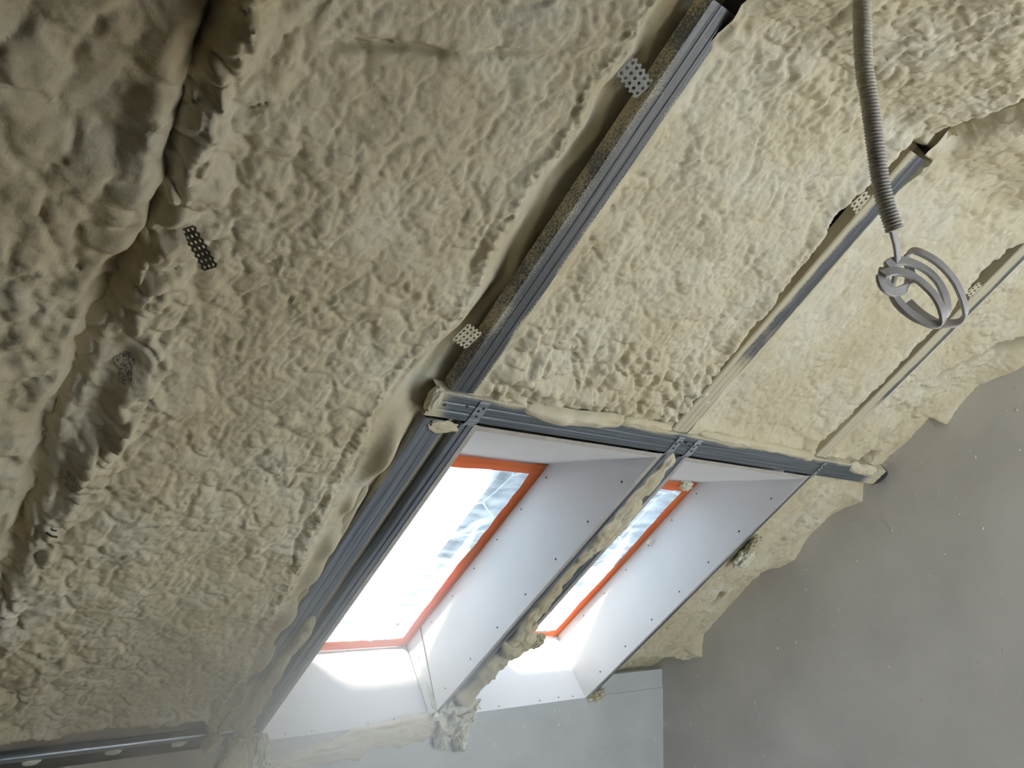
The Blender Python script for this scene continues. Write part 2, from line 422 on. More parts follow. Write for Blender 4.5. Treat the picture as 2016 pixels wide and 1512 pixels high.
def bay_left(a, s):
    dc = a - curve_a(CRINKLE, s)
    de = a - curve_a(EDGE, s); dk = a - curve_a(CRACK, s)
    smooth_r = sstep(0.004, 0.02, dc); strip = (1 - sstep(-0.045, 0.012, de + .012 * n2(a, s, 15, 44))) * sstep(-1.5, -1.15, s)
    rough_l = 1 + 1.1 * (1 - sstep(.32, .5, a))
    h = -0.006 + texture(a, s, rough_l, 0.85 + .2 * (rough_l - 1), 0.6, 2) * (1 - 0.85 * smooth_r) * (1 - 0.6 * strip * sstep(-.60, -.70, s))
    # crinkled lip before the gap beside the stud
    up = sstep(-0.83, -0.72, s)
    h += 0.008 * np.exp(-((dc + .010 + .006 * n2(a, s, 40, 8)) / .010) ** 2) * (0.3 + 1.0 * pillow(a, s, 70, 5))
    h += -0.007 * np.exp(-((dc + .028 + .012 * n2(a, s, 18, 9)) / .004) ** 2) * sstep(-.3, .3, n2(a, s, 12, 3))
    depth = 0.052 * up + 0.016 * (1 - up)
    wob = .010 * n2(a, s, 11, 14)
    h -= depth * sstep(0.0, 0.068, dc + wob)
    h += up * 0.018 * sstep(.060, .080, dc + wob) * (0.7 + 0.4 * n2(a, s, 9, 6))
    # lumps against the lower stud
    for ca, cs, ra, rs, hh in ((.838, -.889, .022, .05, .03), (.845, -.95, .02, .06, .034), (.857, -1.20, .02, .05, .03), (.868, -1.30, .018, .05, .024), (.872, -1.45, .022, .05, .026), (.885, -1.60, .02, .06, .026), (.845, -1.08, .012, .03, .02), (.89, -1.76, .02, .05, .03)):
        h += hh * gauss(a, s, ca, cs, ra, rs)
    # strip beside the buried stud on the left
    h += -0.022 * strip * sstep(-.60, -.70, s) 
    h += 0.012 * np.exp(-((de - .016) / .022) ** 2) * pillow(a, s, 17, 8, .7) * 1.6 * sstep(-1.5, -1.1, s)
    nar = sstep(-.68, -.58, s)
    h += 0.024 * nar * (pillow(a, s, 19, 41, .7) - .45) * (1 - sstep(.01, .05, dk)) + 0.010 * (1 - nar) * (pillow(a, s, 24, 43, .6) - .4) * (1 - sstep(.03, .07, dk))
    h += 0.018 * nar * np.exp(-((dk - .03) / .026) ** 2) * (.3 + pillow(a, s, 14, 22))
    h += (-0.030 + .008 * nar) * (.35 + .65 * sstep(-1.6, -1.1, s)) * (1 - sstep(-0.004, 0.022 - .012 * nar, dk + .016 * n2(a, s, 17, 6)))
    for ca, cs, ra, rs, hh in ((.300, -.285, .022, .05, .045), (.312, -.415, .024, .035, .035), (.335, -.655, .03, .045, .028), (.350, -.875, .016, .04, .03), (.338, -1.055, .014, .045, .026), (.37, -.94, .012, .05, .018), (.36, -.50, .03, .03, .015)):
        h += hh * gauss(a, s, ca, cs, ra, rs)
    h += -0.022 * np.exp(-((s - (-0.255 + 0.35 * (a - .41) + .012 * n2(a, s, 14, 7))) / .006) ** 2) * sstep(.40, .43, a) * (1 - sstep(.66, .70, a)) * sstep(-.25, .25, n2(a, s, 9, 12))
    h += 0.006 * gauss(a, s, .55, -.20, .2, .03)
    # ragged foot above the rail
    foot = -1.868 + 0.022 * n2(a, s * 0, 9, 4) - .03 * gauss(a, s * 0, .50, 0, .03, 1) - .02 * gauss(a, s * 0, .38, 0, .05, 1) - .07 * gauss(a, s * 0, .868, 0, .026, 1)
    h += -0.075 * sstep(0.012, -0.012, s - foot) + .008 * np.exp(-((s - foot - .02) / .02) ** 2)
    h = np.where((a > .886) & (s < .042), np.minimum(h, -.040), h)
    return 0 * a, h
GAPB = [(1.522, 0.03), (1.517, -0.081), (1.512, -0.141), (1.520, -0.207), (1.515, -0.314), (1.535, -0.404), (1.545, -0.507), (1.58, -0.56), (1.6, -.8)]
def bay_middle(a, s):
    low = sstep(-0.50, -0.60, s)
    h = -0.010 + texture(a, s, 1.0 + 0.4 * low, 1.0 + .3 * low, 1.0 - .4 * low, 4)
    h += 0.012 * low * (pillow(a, s, 21, 31, .35) - .35) * 1.5
    h = h * sstep(0.945, 0.985, a) + (1 - sstep(0.945, 0.985, a)) * (-0.003 + .1 * h)
    dg = a - curve_a(GAPB, s)
    on = sstep(-0.55, -0.49, s) * (1 - sstep(.01, .06, s))
    h -= on * 0.085 * sstep(-0.004, 0.010, dg)
    h += 0.012 * np.exp(-((dg + .02) / .016) ** 2) * on
    h -= 0.07 * gauss(a, s, 1.515, -.662, .012, .018)
    h += 0.028 * gauss(a, s, 1.02, -.68, .045, .03) + 0.026 * gauss(a, s, 1.12, -.705, .05, .025) + .022 * gauss(a, s, 1.23, -.705, .05, .022) + .016 * gauss(a, s, .985, -.60, .03, .04)
    # ridge where the slope turns into the flat ceiling
    h += 0.014 * np.exp(-((s - .02) / .035) ** 2) * (0.5 + pillow(a, s, 17, 9))
    h -= 0.045 * sstep(.05, .09, s) * np.exp(-((a - 1.575) / .022) ** 2)
    return 0 * a, h
GAPC = [(2.185, 0.03), (2.170, -0.048), (2.168, -0.131), (2.188, -0.24), (2.190, -0.35), (2.196, -0.478), (2.200, -0.565), (2.24, -0.61), (2.26, -.8)]
def bay_right(a, s):
    h = -0.014 + texture(a, s, 0.8, 0.75, 0.9, 6)
    dg = a - curve_a(GAPC, s)
    on = sstep(-0.61, -0.56, s) * (1 - sstep(.01, .06, s))
    h -= on * 0.085 * sstep(-0.004, 0.008, dg)
    h += 0.020 * gauss(a, s, 2.155, -.655, .025, .05) + .016 * gauss(a, s, 2.13, -.70, .03, .03)
    h += 0.010 * sstep(-.70, -.735, s) 
    h = h * sstep(1.605, 1.65, a) + (1 - sstep(1.605, 1.65, a)) * (-0.002 + .15 * h)
    h += 0.012 * np.exp(-((s - .02) / .035) ** 2) * (0.5 + pillow(a, s, 17, 9))
    h -= 0.05 * sstep(.06, .10, s) * np.exp(-((a - 1.60) / .03) ** 2)
    h = np.where((a < 1.609) & (s < .040), -0.040, h)
    return 0 * a, h
GEDGE = [(-.10, .055), (-0.267, 0.05), (-0.325, 0.024), (-0.368, 0.007), (-0.441, 0.009), (-0.521, 0.023), (-0.532, -0.027), (-0.622, -0.025), (-0.744, -0.028), (-0.84, -0.025), (-0.886, 0.018), (-1.003, -0.021), (-1.107, -0.019), (-1.212, 0.009), (-1.276, -0.008), (-1.347, -0.052), (-1.536, -0.035), (-1.696, -0.024), (-1.759, 0.033), (-1.80, .01), (-2.2, -.02)]
def bay_gable(a, s):
    pop = sstep(-0.62, -0.45, s)
    h = -0.022 + texture(a, s, 1.1, 1.1 + .5 * pop, 1.0 + .8 * pop, 8) * (1 - .2 * sstep(-.80, -.9, s))
    e = np.interp(-s, [-q[0] for q in GEDGE], [q[1] for q in GEDGE])
    k = sstep(2.60, 2.69, a)
    h = h * (1 - k) + (e - .004 + .45 * h) * k
    h -= 0.075 * np.exp(-(((a - 2.515) - .9 * (s + .339) + .02 * n2(a, s, 16, 3)) / .012) ** 2) * sstep(-.43, -.38, s) * sstep(-.15, -.19, s)
    h -= 0.13 * gauss(a, s, 2.52, -1.468, .012, .026)
    h -= 0.045 * gauss(a, s, 2.545, -.74, .018, .035) + .03 * gauss(a, s, 2.44, -.54, .02, .02) + .025 * gauss(a, s, 2.46, -.45, .03, .012)
    h -= 0.022 * np.exp(-(((a - 2.52) - .03 * n2(a, s, 6, 5)) / .012) ** 2) * sstep(-.45, -.5, s) * sstep(-1.5, -1.4, s) * (.4 + .6 * sstep(-.2, .3, n2(a, s, 8, 2)))
    h += 0.012 * gauss(a, s, 2.60, -1.0, .05, .12)
    h = h * sstep(2.265, 2.30, a) + (1 - sstep(2.265, 2.30, a)) * (-0.004 + .15 * h)
    h = np.where((a < 2.273) & (s < .045) & (s > -.76), -.045, h)
    h -= 0.07 * sstep(-1.80, -1.86, s + .05 * (a - 2.5) + .012 * n2(a, s, 14, 6)) * sstep(2.3, 2.36, a)
    return 0 * a, h
bay('spray_foam', -0.38, 0.30, -2.02, 0.45, 0.005, bay_far_left, 'lumpy cream spray foam at the far left beyond the deep crack')
bay('spray_foam', 0.27, 0.952, -1.96, 0.45, 0.0033, bay_left, 'wide bay of cream spray foam left of the long steel stud')
bay('spray_foam', 0.935, 1.60, -0.75, 0.78, 0.0036, bay_middle, 'cream spray foam between the two upper studs above the left roof window')
bay('spray_foam', 1.575, 2.25, -0.75, 0.78, 0.004, bay_right, 'cream spray foam behind the hanging cable above the right roof window')
bay('spray_foam', 2.262, 2.689, -2.0, 0.78, 0.0045, bay_gable, 'ragged strip of cream spray foam running down along the grey gable wall')

# ------------------------------------------------------------------ steel profiles
def stud_section(wd, dp, th=0.0012, lip=0.006):
    h = wd / 2; g = wd * .16
    outer = [(-h + lip, -dp), (-h, -dp), (-h, -.003), (-h + .003, 0), (-g - .003, 0), (-g, -.0018), (-g + .003, 0), (g - .003, 0), (g, -.0018), (g + .003, 0), (h - .003, 0), (h, -.003), (h, -dp), (h - lip, -dp)]
    inner = [(h - lip, -dp + th), (h - th, -dp + th), (h - th, -.004), (h - .004, -th), (-h + .004, -th), (-h + th, -.004), (-h + th, -dp + th), (-h + lip, -dp + th)]
    return outer + inner
def profile(name, p0, p1, inward, wd, dp, mat, label=None, cat='metal profile', group=None, parent=None, section=None):
    p0 = np.array(p0); p1 = np.array(p1); ln = float(np.linalg.norm(p1 - p0))
    sec = section or stud_section(wd, dp)
    k = len(sec); nseg = max(2, int(ln / .25)); V = []; Fc = []
    for i in range(nseg + 1):
        V += [(ln * i / nseg, y, z) for y, z in sec]
    for i in range(nseg):
        for j in range(k):
            j2 = (j + 1) % k; Fc.append((i * k + j, (i + 1) * k + j, (i + 1) * k + j2, i * k + j2))
    Fc.append(tuple(range(k))); Fc.append(tuple(nseg * k + j for j in range(k - 1, -1, -1)))
    o = link_mesh(name, V, Fc, mat, None, False, frame_matrix(p0, p1 - p0, inward))
    if parent is not None:
        o.parent = parent; o.matrix_parent_inverse = parent.matrix_basis.inverted()
    if label: tag(o, label, cat, group)
    return o
def screw(parent, pos, nrm, r=0.003, name='screw', mat=None):
    """flat-headed screw: dished disc with rim"""
    k = 8; V = []; Fc = []
    for rr, hh in ((r, 0.0), (r * .9, .0009), (r * .35, .0009), (r * .2, .0003)):
        V += [(rr * math.cos(2 * math.pi * i / k), rr * math.sin(2 * math.pi * i / k), hh) for i in range(k)]
    for ring in range(3):
        for i in range(k):
            j = (i + 1) % k; Fc.append((ring * k + i, ring * k + j, (ring + 1) * k + j, (ring + 1) * k + i))
    Fc.append(tuple(3 * k + i for i in range(k)))
    n = Vector(nrm).normalized(); x = n.orthogonal()
    mm = frame_matrix(pos, x, n)
    return link_mesh(name, V, Fc, mat or M['screw'], parent, True, mm)

SG = 'steel studs screwed up the roof slope'
matA = steel_material('steel_dusted_on_left_edge', (0.13, 0.14, 0.15), edges=[(-0.006, 0.058), (-.016, -.036)], amount=0.22, speck=420.0)
matB = steel_material('steel_half_covered', (0.14, 0.15, 0.165), edges=[(-.005, .018)], along=[(0.42, 0.12)], amount=0.2)
matC = steel_material('steel_mostly_covered', (0.16, 0.175, 0.19), edges=[(-.022, -.002)], along=[(0.40, 0.10)], amount=0.25)
matX = steel_material('steel_channel_dust', (0.17, 0.195, 0.22), edges=[(0.014, 0.036)], along=[(0.07, 0.0), (1.66, 1.74)], amount=0.12)
matD = steel_material('steel_lower_stud_glare', (0.25, 0.28, 0.32), edges=[(0.024, 0.036)], along=[(.6, .05)], amount=0.10)  # same steel as above, lighter and bluer: window glare put into the base colour
matE = steel_material('steel_trim', (0.25, 0.28, 0.32), amount=0.05)
sA = profile('metal_stud', RP(.919, -.742, 0), RP(.919, .035, 0), W, .060, .030, matA, 'long grey steel stud sprayed with foam dust, left of the middle bay', group=SG)
sB = profile('metal_stud', RP(1.578, -.742, -.002), RP(1.578, .032, -.002), W, .060, .030, matB, 'short steel stud behind the hanging conduit, half covered with foam', group=SG)
sC = profile('metal_stud', RP(2.242, -.742, -.004), RP(2.242, .032, -.004), W, .060, .030, matC, 'steel stud nearest the gable wall, almost buried in foam', group=SG)
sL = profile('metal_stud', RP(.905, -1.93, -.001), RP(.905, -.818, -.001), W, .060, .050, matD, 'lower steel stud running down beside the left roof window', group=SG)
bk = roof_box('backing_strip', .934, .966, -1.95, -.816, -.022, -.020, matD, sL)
# channel across the slope, above both windows
xc = empty('metal_channel', RP(.865, -.7785, .002))
xo = profile('channel', RP(.865, -.7785, .004), RP(2.648, -.7785, .004), W, .064, .034, matX, parent=xc)
tag(xc, 'long steel channel running across the slope above both roof windows', 'metal channel')
xt = link_mesh('end_plate', [tuple(RP(a, b, w)) for a, b, w in ((2.648, -.812, .004), (2.648, -.745, .004), (2.672, -.755, .004), (2.683, -.775, .004), (2.672, -.800, .004), (2.648, -.812, -.03), (2.648, -.745, -.03), (2.672, -.755, -.03), (2.683, -.775, -.03), (2.672, -.800, -.03))],
               [(4, 3, 2, 1, 0), (5, 6, 7, 8, 9), (0, 1, 6, 5), (1, 2, 7, 6), (2, 3, 8, 7), (3, 4, 9, 8), (4, 0, 5, 9)], M['screw'], xc)
for a, b in ((.895, -.776), (.945, -.771), (1.592, -.765), (1.604, -.785), (1.622, -.768), (1.64, -.775), (2.28, -.77), (2.655, -.77), (2.664, -.785)):
    screw(xc, RP(a, b, .0045), W, .0032)
# thin trims holding the edges of the window linings, with tabs folded over the channel
def trim(a, label, side, b1=-.752, b0=-1.985, wd=.034, mat=matE):
    e = empty('edge_trim', RP(a, b0, 0))
    h = wd / 2
    sec = [(-h, -.035), (-h, -.002), (-h + .002, 0), (-.004, 0), (-.002, .0035), (.002, .0035), (.004, 0), (h - .002, 0), (h, -.002), (h, -.035), (h - .001, -.035), (h - .001, -.003), (h - .003, -.001), (-h + .003, -.001), (-h + .001, -.003), (-h + .001, -.035)]
    profile('rail', RP(a, b0, .0), RP(a, -.818, .0), W, wd, .03, mat, parent=e, section=sec)
    tb = link_mesh('tab', [tuple(RP(a + x, b, w)) for x, b, w in ((-h * .8, -.822, .0), (h * .8, -.822, .0), (h * .8, -.806, .006), (-h * .8, -.806, .006), (h * .75, b1, .006), (-h * .75, b1, .006),
                                                             (-h * .8, -.822, -.001), (h * .8, -.822, -.001), (h * .8, -.806, .005), (-h * .8, -.806, .005), (h * .75, b1, .005), (-h * .75, b1, .005))],
                   [(3, 2, 1, 0), (5, 4, 2, 3), (6, 7, 8, 9), (9, 8, 10, 11), (0, 1, 7, 6), (1, 2, 8, 7), (2, 4, 10, 8), (4, 5, 11, 10), (5, 3, 9, 11), (3, 0, 6, 9)], M['bright_steel'], e)
    for q, bb in ((-.004, -.776), (.004, -.768), (0, -.79)):
        screw(e, RP(a + q, bb, .0062), W, .0032)
    tag(e, label, 'metal trim', 'thin steel trims along the window linings')
    return e
trim(.979, 'thin steel trim along the left edge of the left roof window recess', 0)
trim(1.592, 'thin steel trim on the left side of the post between the roof windows', 0, wd=.030)
trim(1.663, 'thin steel trim on the right side of the post between the roof windows', 0, wd=.030)
trim(2.272, 'thin steel trim along the right edge of the right roof window recess', 0, wd=.022)

# ------------------------------------------------------------------ roof windows, linings, film and tape
WD = -.255
BT, BB = -1.126, -1.972        # window top and bottom at the frame
TH = .0125
def panel(name, q, nrm_out, label, edge_front=True):
    """q: four corners (a,b,w) facing the recess; thickness goes along nrm_out"""
    v = [np.array(RP(*c)) for c in q]; n = np.array(nrm_out, float); n /= np.linalg.norm(n)
    V = [tuple(x) for x in v] + [tuple(x + n * TH) for x in v]
    nf = np.cross(v[1] - v[0], v[2] - v[0])
    Fc = [(0, 1, 2, 3), (7, 6, 5, 4), (0, 4, 5, 1), (1, 5, 6, 2), (2, 6, 7, 3), (3, 7, 4, 0)]
    o = link_mesh(name, V, Fc, M['drywall'])
    o.data.materials.append(M['edge'])
    for p in o.data.polygons:
        if p.index >= 2: p.material_index = 1
    tag(o, label, 'drywall panel', 'drywall panels lining the roof window recesses')
    return o
def AW(a, b, w): return RP(a, b, w)
def window_set(idx, c0, c1, side):
    # frame and glass
    e = empty('window_%d' % idx, RP((c0 + c1) / 2, (BT + BB) / 2, WD)); struct(e)
    e['label'] = 'roof window set deep in the slope, the %s of the two' % side
    fw = .026
    for (x0, x1, y0, y1) in ((c0, c0 + fw, BB - .01, BT + .008), (c1 - fw, c1, BB - .01, BT + .008), (c0 + fw, c1 - fw, BB - .01, BB + fw), (c0 + fw, c1 - fw, BT - fw, BT + .008)):
        roof_box('frame_bar', x0, x1, y0, y1, -.375, WD - .002, M['frame'], e)
    sw = .03
    for (x0, x1, y0, y1) in ((c0 + fw, c0 + fw + sw, BB + fw, BT - fw), (c1 - fw - sw, c1 - fw, BB + fw, BT - fw), (c0 + fw + sw, c1 - fw - sw, BB + fw, BB + fw + sw), (c0 + fw + sw, c1 - fw - sw, BT - fw - sw, BT - fw)):
        roof_box('sash_bar', x0, x1, y0, y1, -.365, -.325, M['frame'], e)
    roof_box('pane', c0 + fw + sw, c1 - fw - sw, BB + fw + sw, BT - fw - sw, -.350, -.346, M['glass'], e)
    # plastic film
    f = empty('plastic_film', RP((c0 + c1) / 2, BB, WD + .001))
    na, nb = 60, 90
    aa = np.linspace(c0 + .012, c1 - .012, na); bb = np.linspace(BB + .006, BT - .006, nb)
    Bm, Am = np.meshgrid(bb, aa, indexing='ij')
    edge = np.minimum(np.minimum(Am - c0, c1 - Am), np.minimum(Bm - BB, BT - Bm))
    k = sstep(.01, .08, edge)
    wv = WD + .0015 + k * (.004 * n2(Am, Bm * .25, 22, 3 + idx) + .003 * n2(Am * .3, Bm, 30, 7 + idx))
    g = grid_mesh('sheet', ORG + Am[..., None] * XH + Bm[..., None] * U + wv[..., None] * W, M['film'], f)
    # orange tape: four strips with wandering inner edge
    def strip(pts_out, pts_in, nm='tape_strip'):
        n = len(pts_out); V = []
        for o_, i_ in zip(pts_out, pts_in):
            mid = (np.array(o_) * .5 + np.array(i_) * .5)
            V += [RP(*o_), RP(mid[0], mid[1], mid[2] + .0015), RP(*i_)]
        Fc = []
        for i in range(n - 1):
            for j in (0, 1):
                Fc.append((i * 3 + j, i * 3 + j + 1, (i + 1) * 3 + j + 1, (i + 1) * 3 + j))
        so = link_mesh(nm, V, Fc, M['tape'], f, False)
        md = so.modifiers.new('thickness', 'SOLIDIFY'); md.thickness = .0006
    n = 26
    rnd = random.Random(40 + idx)
    def wander(base, amp):
        out = []; v = 0
        for i in range(n):
            v = v * .75 + rnd.uniform(-amp, amp); out.append(base + v)
        return out
    bs_ = np.linspace(BB - .004, BT + .004, n); as_ = np.linspace(c0 + .003, c1 - .003, n)
    w0 = WD + .0035
    wr = wander(.036, .004); strip([(c1 - .0005, b, w0 + .004) for b in bs_], [(c1 - wr[i], b, w0 + .001 * rnd.random()) for i, b in enumerate(bs_)])
    wr = wander(.036, .003); strip([(c0 + .0005, b, w0 + .004) for b in bs_][::-1], [(c0 + wr[i], b, w0) for i, b in enumerate(bs_)][::-1])
    wr = wander(.042, .002); strip([(a, BT + .001, w0 + .005) for a in as_][::1], [(a, BT - wr[i], w0 + .001) for i, a in enumerate(as_)])
    wr = wander(.030, .006); strip([(a, BB - .001, w0 + .005) for a in as_][::-1], [(a, BB + wr[i], w0 + .001 + .002 * rnd.random()) for i, a in enumerate(as_)][::-1])
    tag(f, 'clear plastic film taped with orange tape over the %s roof window' % side, 'plastic film', 'taped plastic films')
    # linings
    t = .3
    p = panel('drywall_panel', [(c0, -.829, .002), (c0, BT, WD), (c1, BT, WD), (c1, -.829, .002)], U, 'white drywall panel lining the top of the %s roof window recess' % side)
    for q in np.linspace(.08, .92, 6):
        screw(p, RP(c0 + (c1 - c0) * q, -.815 - .311 * .12, .002 - .257 * .12), np.cross(XH, RP(0, -.815, 0) - RP(0, BT, WD)) * -1, .0022)
    if idx == 1:
        p = panel('drywall_panel', [(c1, -.815, .002), (c1, BT, WD), (c1, -1.872, WD), (c1, -1.945, .002)], XH, 'large white drywall panel on the right side of the left roof window recess')
        p2 = panel('drywall_panel', [(c1 + .002, -1.883, WD), (c1 + .002, BB - .004, WD), (c1 + .002, -1.992, .002), (c1 + .002, -1.953, .002)], XH, 'narrow drywall offcut filling the foot of the left recess beside its large panel')
        for q in (.3, .62, .8, .92):
            screw(p2, RP(c1 + .002, -1.925 - .04 * q, WD + (.002 - WD) * q), -XH, .0022)
    else:
        p = panel('drywall_panel', [(c1, -.815, .002), (c1, BT, WD), (c1, BB - .004, WD), (c1, -1.992, .002)], XH, 'large white drywall panel on the right side of the right roof window recess')
    for q in np.linspace(.10, .93, 7):
        b = -.84 - 1.11 * q
        screw(p, RP(c1, b, -.028), -XH, .003)
    for q in np.linspace(.03, .93, 6):
        screw(p, RP(c1, BT + (-1.87 - BT) * q, WD + .03), -XH, .0024)
    panel('drywall_panel', [(c0, -1.992, .002), (c0, BB - .004, WD), (c0, BT, WD), (c0, -.815, .002)], -XH, 'white drywall panel on the left side of the %s roof window recess' % side)
    p = panel('drywall_panel', [(c0, -1.992, .002), (c1, -1.992, .002), (c1, BB - .004, WD), (c0, BB - .004, WD)], -U, 'white sunlit drywall panel at the foot of the %s roof window recess' % side)
    for x, q in ((.16, .05), (.30, .045), (.62, .05), (.78, .06), (.9, .05), (.2, .95), (.62, .96)):
        screw(p, RP(c0 + (c1 - c0) * x, -1.992 + .016 * q, .002 + (WD - .002) * q), U, .0024)
    return p
mt, nt, N, L, bs = new_mat('window_glass')
N.remove(bs)
tr = nd(N, 'ShaderNodeBsdfTransparent'); tr.inputs[0].default_value = (.93, .96, .97, 1)
gl = nd(N, 'ShaderNodeBsdfGlossy'); gl.inputs['Roughness'].default_value = .02
mx = nd(N, 'ShaderNodeMixShader'); mx.inputs[0].default_value = .06
L.new(tr.outputs[0], mx.inputs[1]); L.new(gl.outputs[0], mx.inputs[2]); L.new(mx.outputs[0], N['Material Output'].inputs['Surface'])
M['glass'] = mt
mt, nt, N, L, bs = new_mat('plastic_film')
N.remove(bs)
tc = nd(N, 'ShaderNodeTexCoord')
mp = nd(N, 'ShaderNodeMapping'); mp.inputs['Scale'].default_value = (4, 22, 22); mp.inputs['Rotation'].default_value = (0, 0, .15)
L.new(tc.outputs['Object'], mp.inputs['Vector'])
nz = nd(N, 'ShaderNodeTexNoise', i_Scale=1.6, i_Detail=2.5, i_Roughness=.5); L.new(mp.outputs[0], nz.inputs['Vector'])
r = ramp(N, [(.34, (.14, .14, .14, 1)), (.66, (.40, .40, .40, 1))]); L.new(nz.outputs['Fac'], r.inputs['Fac'])
tr = nd(N, 'ShaderNodeBsdfTransparent'); tr.inputs[0].default_value = (.34, .34, .34, 1)
tl = nd(N, 'ShaderNodeBsdfTranslucent'); tl.inputs[0].default_value = (.66, .67, .68, 1)
gl = nd(N, 'ShaderNodeBsdfGlossy'); gl.inputs['Roughness'].default_value = .12
vo = nd(N, 'ShaderNodeTexVoronoi', feature='DISTANCE_TO_EDGE', i_Scale=5.5); L.new(tc.outputs['Object'], vo.inputs['Vector'])
fo = nd(N, 'ShaderNodeMapRange', i_1=0.0, i_2=.018, i_3=.45, i_4=0.0); L.new(vo.outputs['Distance'], fo.inputs[0])
fa = nd(N, 'ShaderNodeMath', operation='ADD', use_clamp=True); L.new(fo.outputs[0], fa.inputs[0]); L.new(r.outputs['Color'], fa.inputs[1])
mx = nd(N, 'ShaderNodeMixShader'); L.new(fa.outputs[0], mx.inputs[0]); L.new(tr.outputs[0], mx.inputs[1]); L.new(tl.outputs[0], mx.inputs[2])
mx2 = nd(N, 'ShaderNodeMixShader'); mx2.inputs[0].default_value = .04; L.new(mx.outputs[0], mx2.inputs[1]); L.new(gl.outputs[0], mx2.inputs[2])
L.new(mx2.outputs[0], N['Material Output'].inputs['Surface'])
M['film'] = mt
mt, nt, N, L, bs = new_mat('orange_tape')
bs.inputs['Base Color'].default_value = (.93, .31, .10, 1); bs.inputs['Roughness'].default_value = .35
tl = nd(N, 'ShaderNodeBsdfTranslucent'); tl.inputs[0].default_value = (.98, .30, .06, 1)
mx = nd(N, 'ShaderNodeMixShader'); mx.inputs[0].default_value = .5
L.new(bs.outputs[0], mx.inputs[1]); L.new(tl.outputs[0], mx.inputs[2]); L.new(mx.outputs[0], N['Material Output'].inputs['Surface'])
M['tape'] = mt
sill1 = window_set(1, A1, A2, 'left')
sill2 = window_set(2, C1, C2, 'right')

# ------------------------------------------------------------------ foam strips and lumps
def foam_strip(name, path, widths, height, label, base=None, normal=W, across=None, seed=0, mat=None, rough=1.0, per=10, cols=22, cat='foam'):
    """domed ribbon of foam along a path of world points"""
    P = catmull(path, per); n = len(P)
    wd = np.interp(np.linspace(0, 1, n), np.linspace(0, 1, len(widths)), widths)
    tan = np.gradient(P, axis=0); tan /= np.linalg.norm(tan, axis=1)[:, None]
    nr = np.broadcast_to(np.asarray(normal, float), P.shape)
    sd = np.cross(tan, nr); sd /= np.linalg.norm(sd, axis=1)[:, None]
    t = np.linspace(-1, 1, cols)
    L_ = np.concatenate([[0], np.cumsum(np.linalg.norm(np.diff(P, axis=0), axis=1))])
    Lm, Tm = np.meshgrid(L_, t, indexing='ij')
    wm = wd[:, None] * (1 + .45 * n2(Lm, np.sign(Tm) * 2 + 0 * Tm, 22, seed) * rough)
    q = Tm * wm
    dome = np.sqrt(np.clip(1 - Tm ** 2, 0, 1))
    ends = np.minimum(1, np.minimum(Lm, L_[-1] - Lm) / .02) ** .5
    hh = height * dome * ends * (1 + .5 * n2(Lm, q, 25, seed + 1)) + rough * dome * (.006 * (pillow(Lm, q, 45, seed + 2) - .3) + .003 * pillow(Lm, q, 110, seed + 3))
    hh = hh - .004
    pts = P[:, None, :] + q[..., None] * sd[:, None, :] * np.maximum(ends, .15)[..., None] + hh[..., None] * nr[:, None, :]
    back = P[:, None, :] + q[..., None] * sd[:, None, :] * np.maximum(ends, .15)[..., None] * .9 - .006 * nr[:, None, :]
    full = np.concatenate([pts, back[:, ::-1], pts[:, :1]], axis=1)
    o = grid_mesh(name, full, mat or M['foam'])
    tag(o, label, cat)
    return o
def lump(name, c, radii, label, seed=0, amp=.35, freq=3.0, mat=None, ridged=True, rot=0.0, sub=5, cat='foam lump', axes=None, group=None):
    bm = bmesh.new(); bmesh.ops.create_icosphere(bm, subdivisions=sub, radius=1.0)
    co = np.array([v.co[:] for v in bm.verts])
    f = freq
    nn = noise3(co[:, 0] * f + seed * 3.1, co[:, 1] * f + 1.7, co[:, 2] * f + seed)
    n3 = noise3(co[:, 0] * f * 2.3 + seed, co[:, 1] * f * 2.3, co[:, 2] * f * 2.3 + 5.2)
    n4 = noise3(co[:, 0] * f * 5.1 + seed, co[:, 1] * f * 5.1, co[:, 2] * f * 5.1 + 9.2)
    d = (np.abs(nn) * 1.7 - .35) + .38 * (np.abs(n3) * 1.6 - .3) + .12 * np.abs(n4) if ridged else nn + .4 * n3
    if ridged:
        vx = np.stack([noise3(co[:, 0] * f * 1.3 + q, co[:, 1] * f * 1.3 + seed, co[:, 2] * f * 1.3 - q) for q in (3.3, 17.1, 29.7)], 1)
        vy = np.stack([noise3(co[:, 0] * f * 3.4 + q, co[:, 1] * f * 3.4 + seed, co[:, 2] * f * 3.4 - q) for q in (5.3, 11.1, 23.7)], 1)
        co = co * (1 + .45 * amp * d)[:, None] + amp * (.55 * vx + .22 * vy)
        co = co * np.array(radii)[None, :]
    else:
        co = co * (1 + amp * d)[:, None] * np.array(radii)[None, :]
    ax = np.array(axes if axes is not None else (XH, U, W))
    cw = np.array(c) + co @ ax
    for v, p in zip(bm.verts, cw): v.co = p
    me = bpy.data.meshes.new(name); bm.to_mesh(me); bm.free()
    me.polygons.foreach_set('use_smooth', [True] * len(me.polygons))
    me.materials.append(mat or M['foam'])
    o = bpy.data.objects.new(name, me); COL.objects.link(o)
    tag(o, label, cat, group)
    return o
RX = np.eye(3)
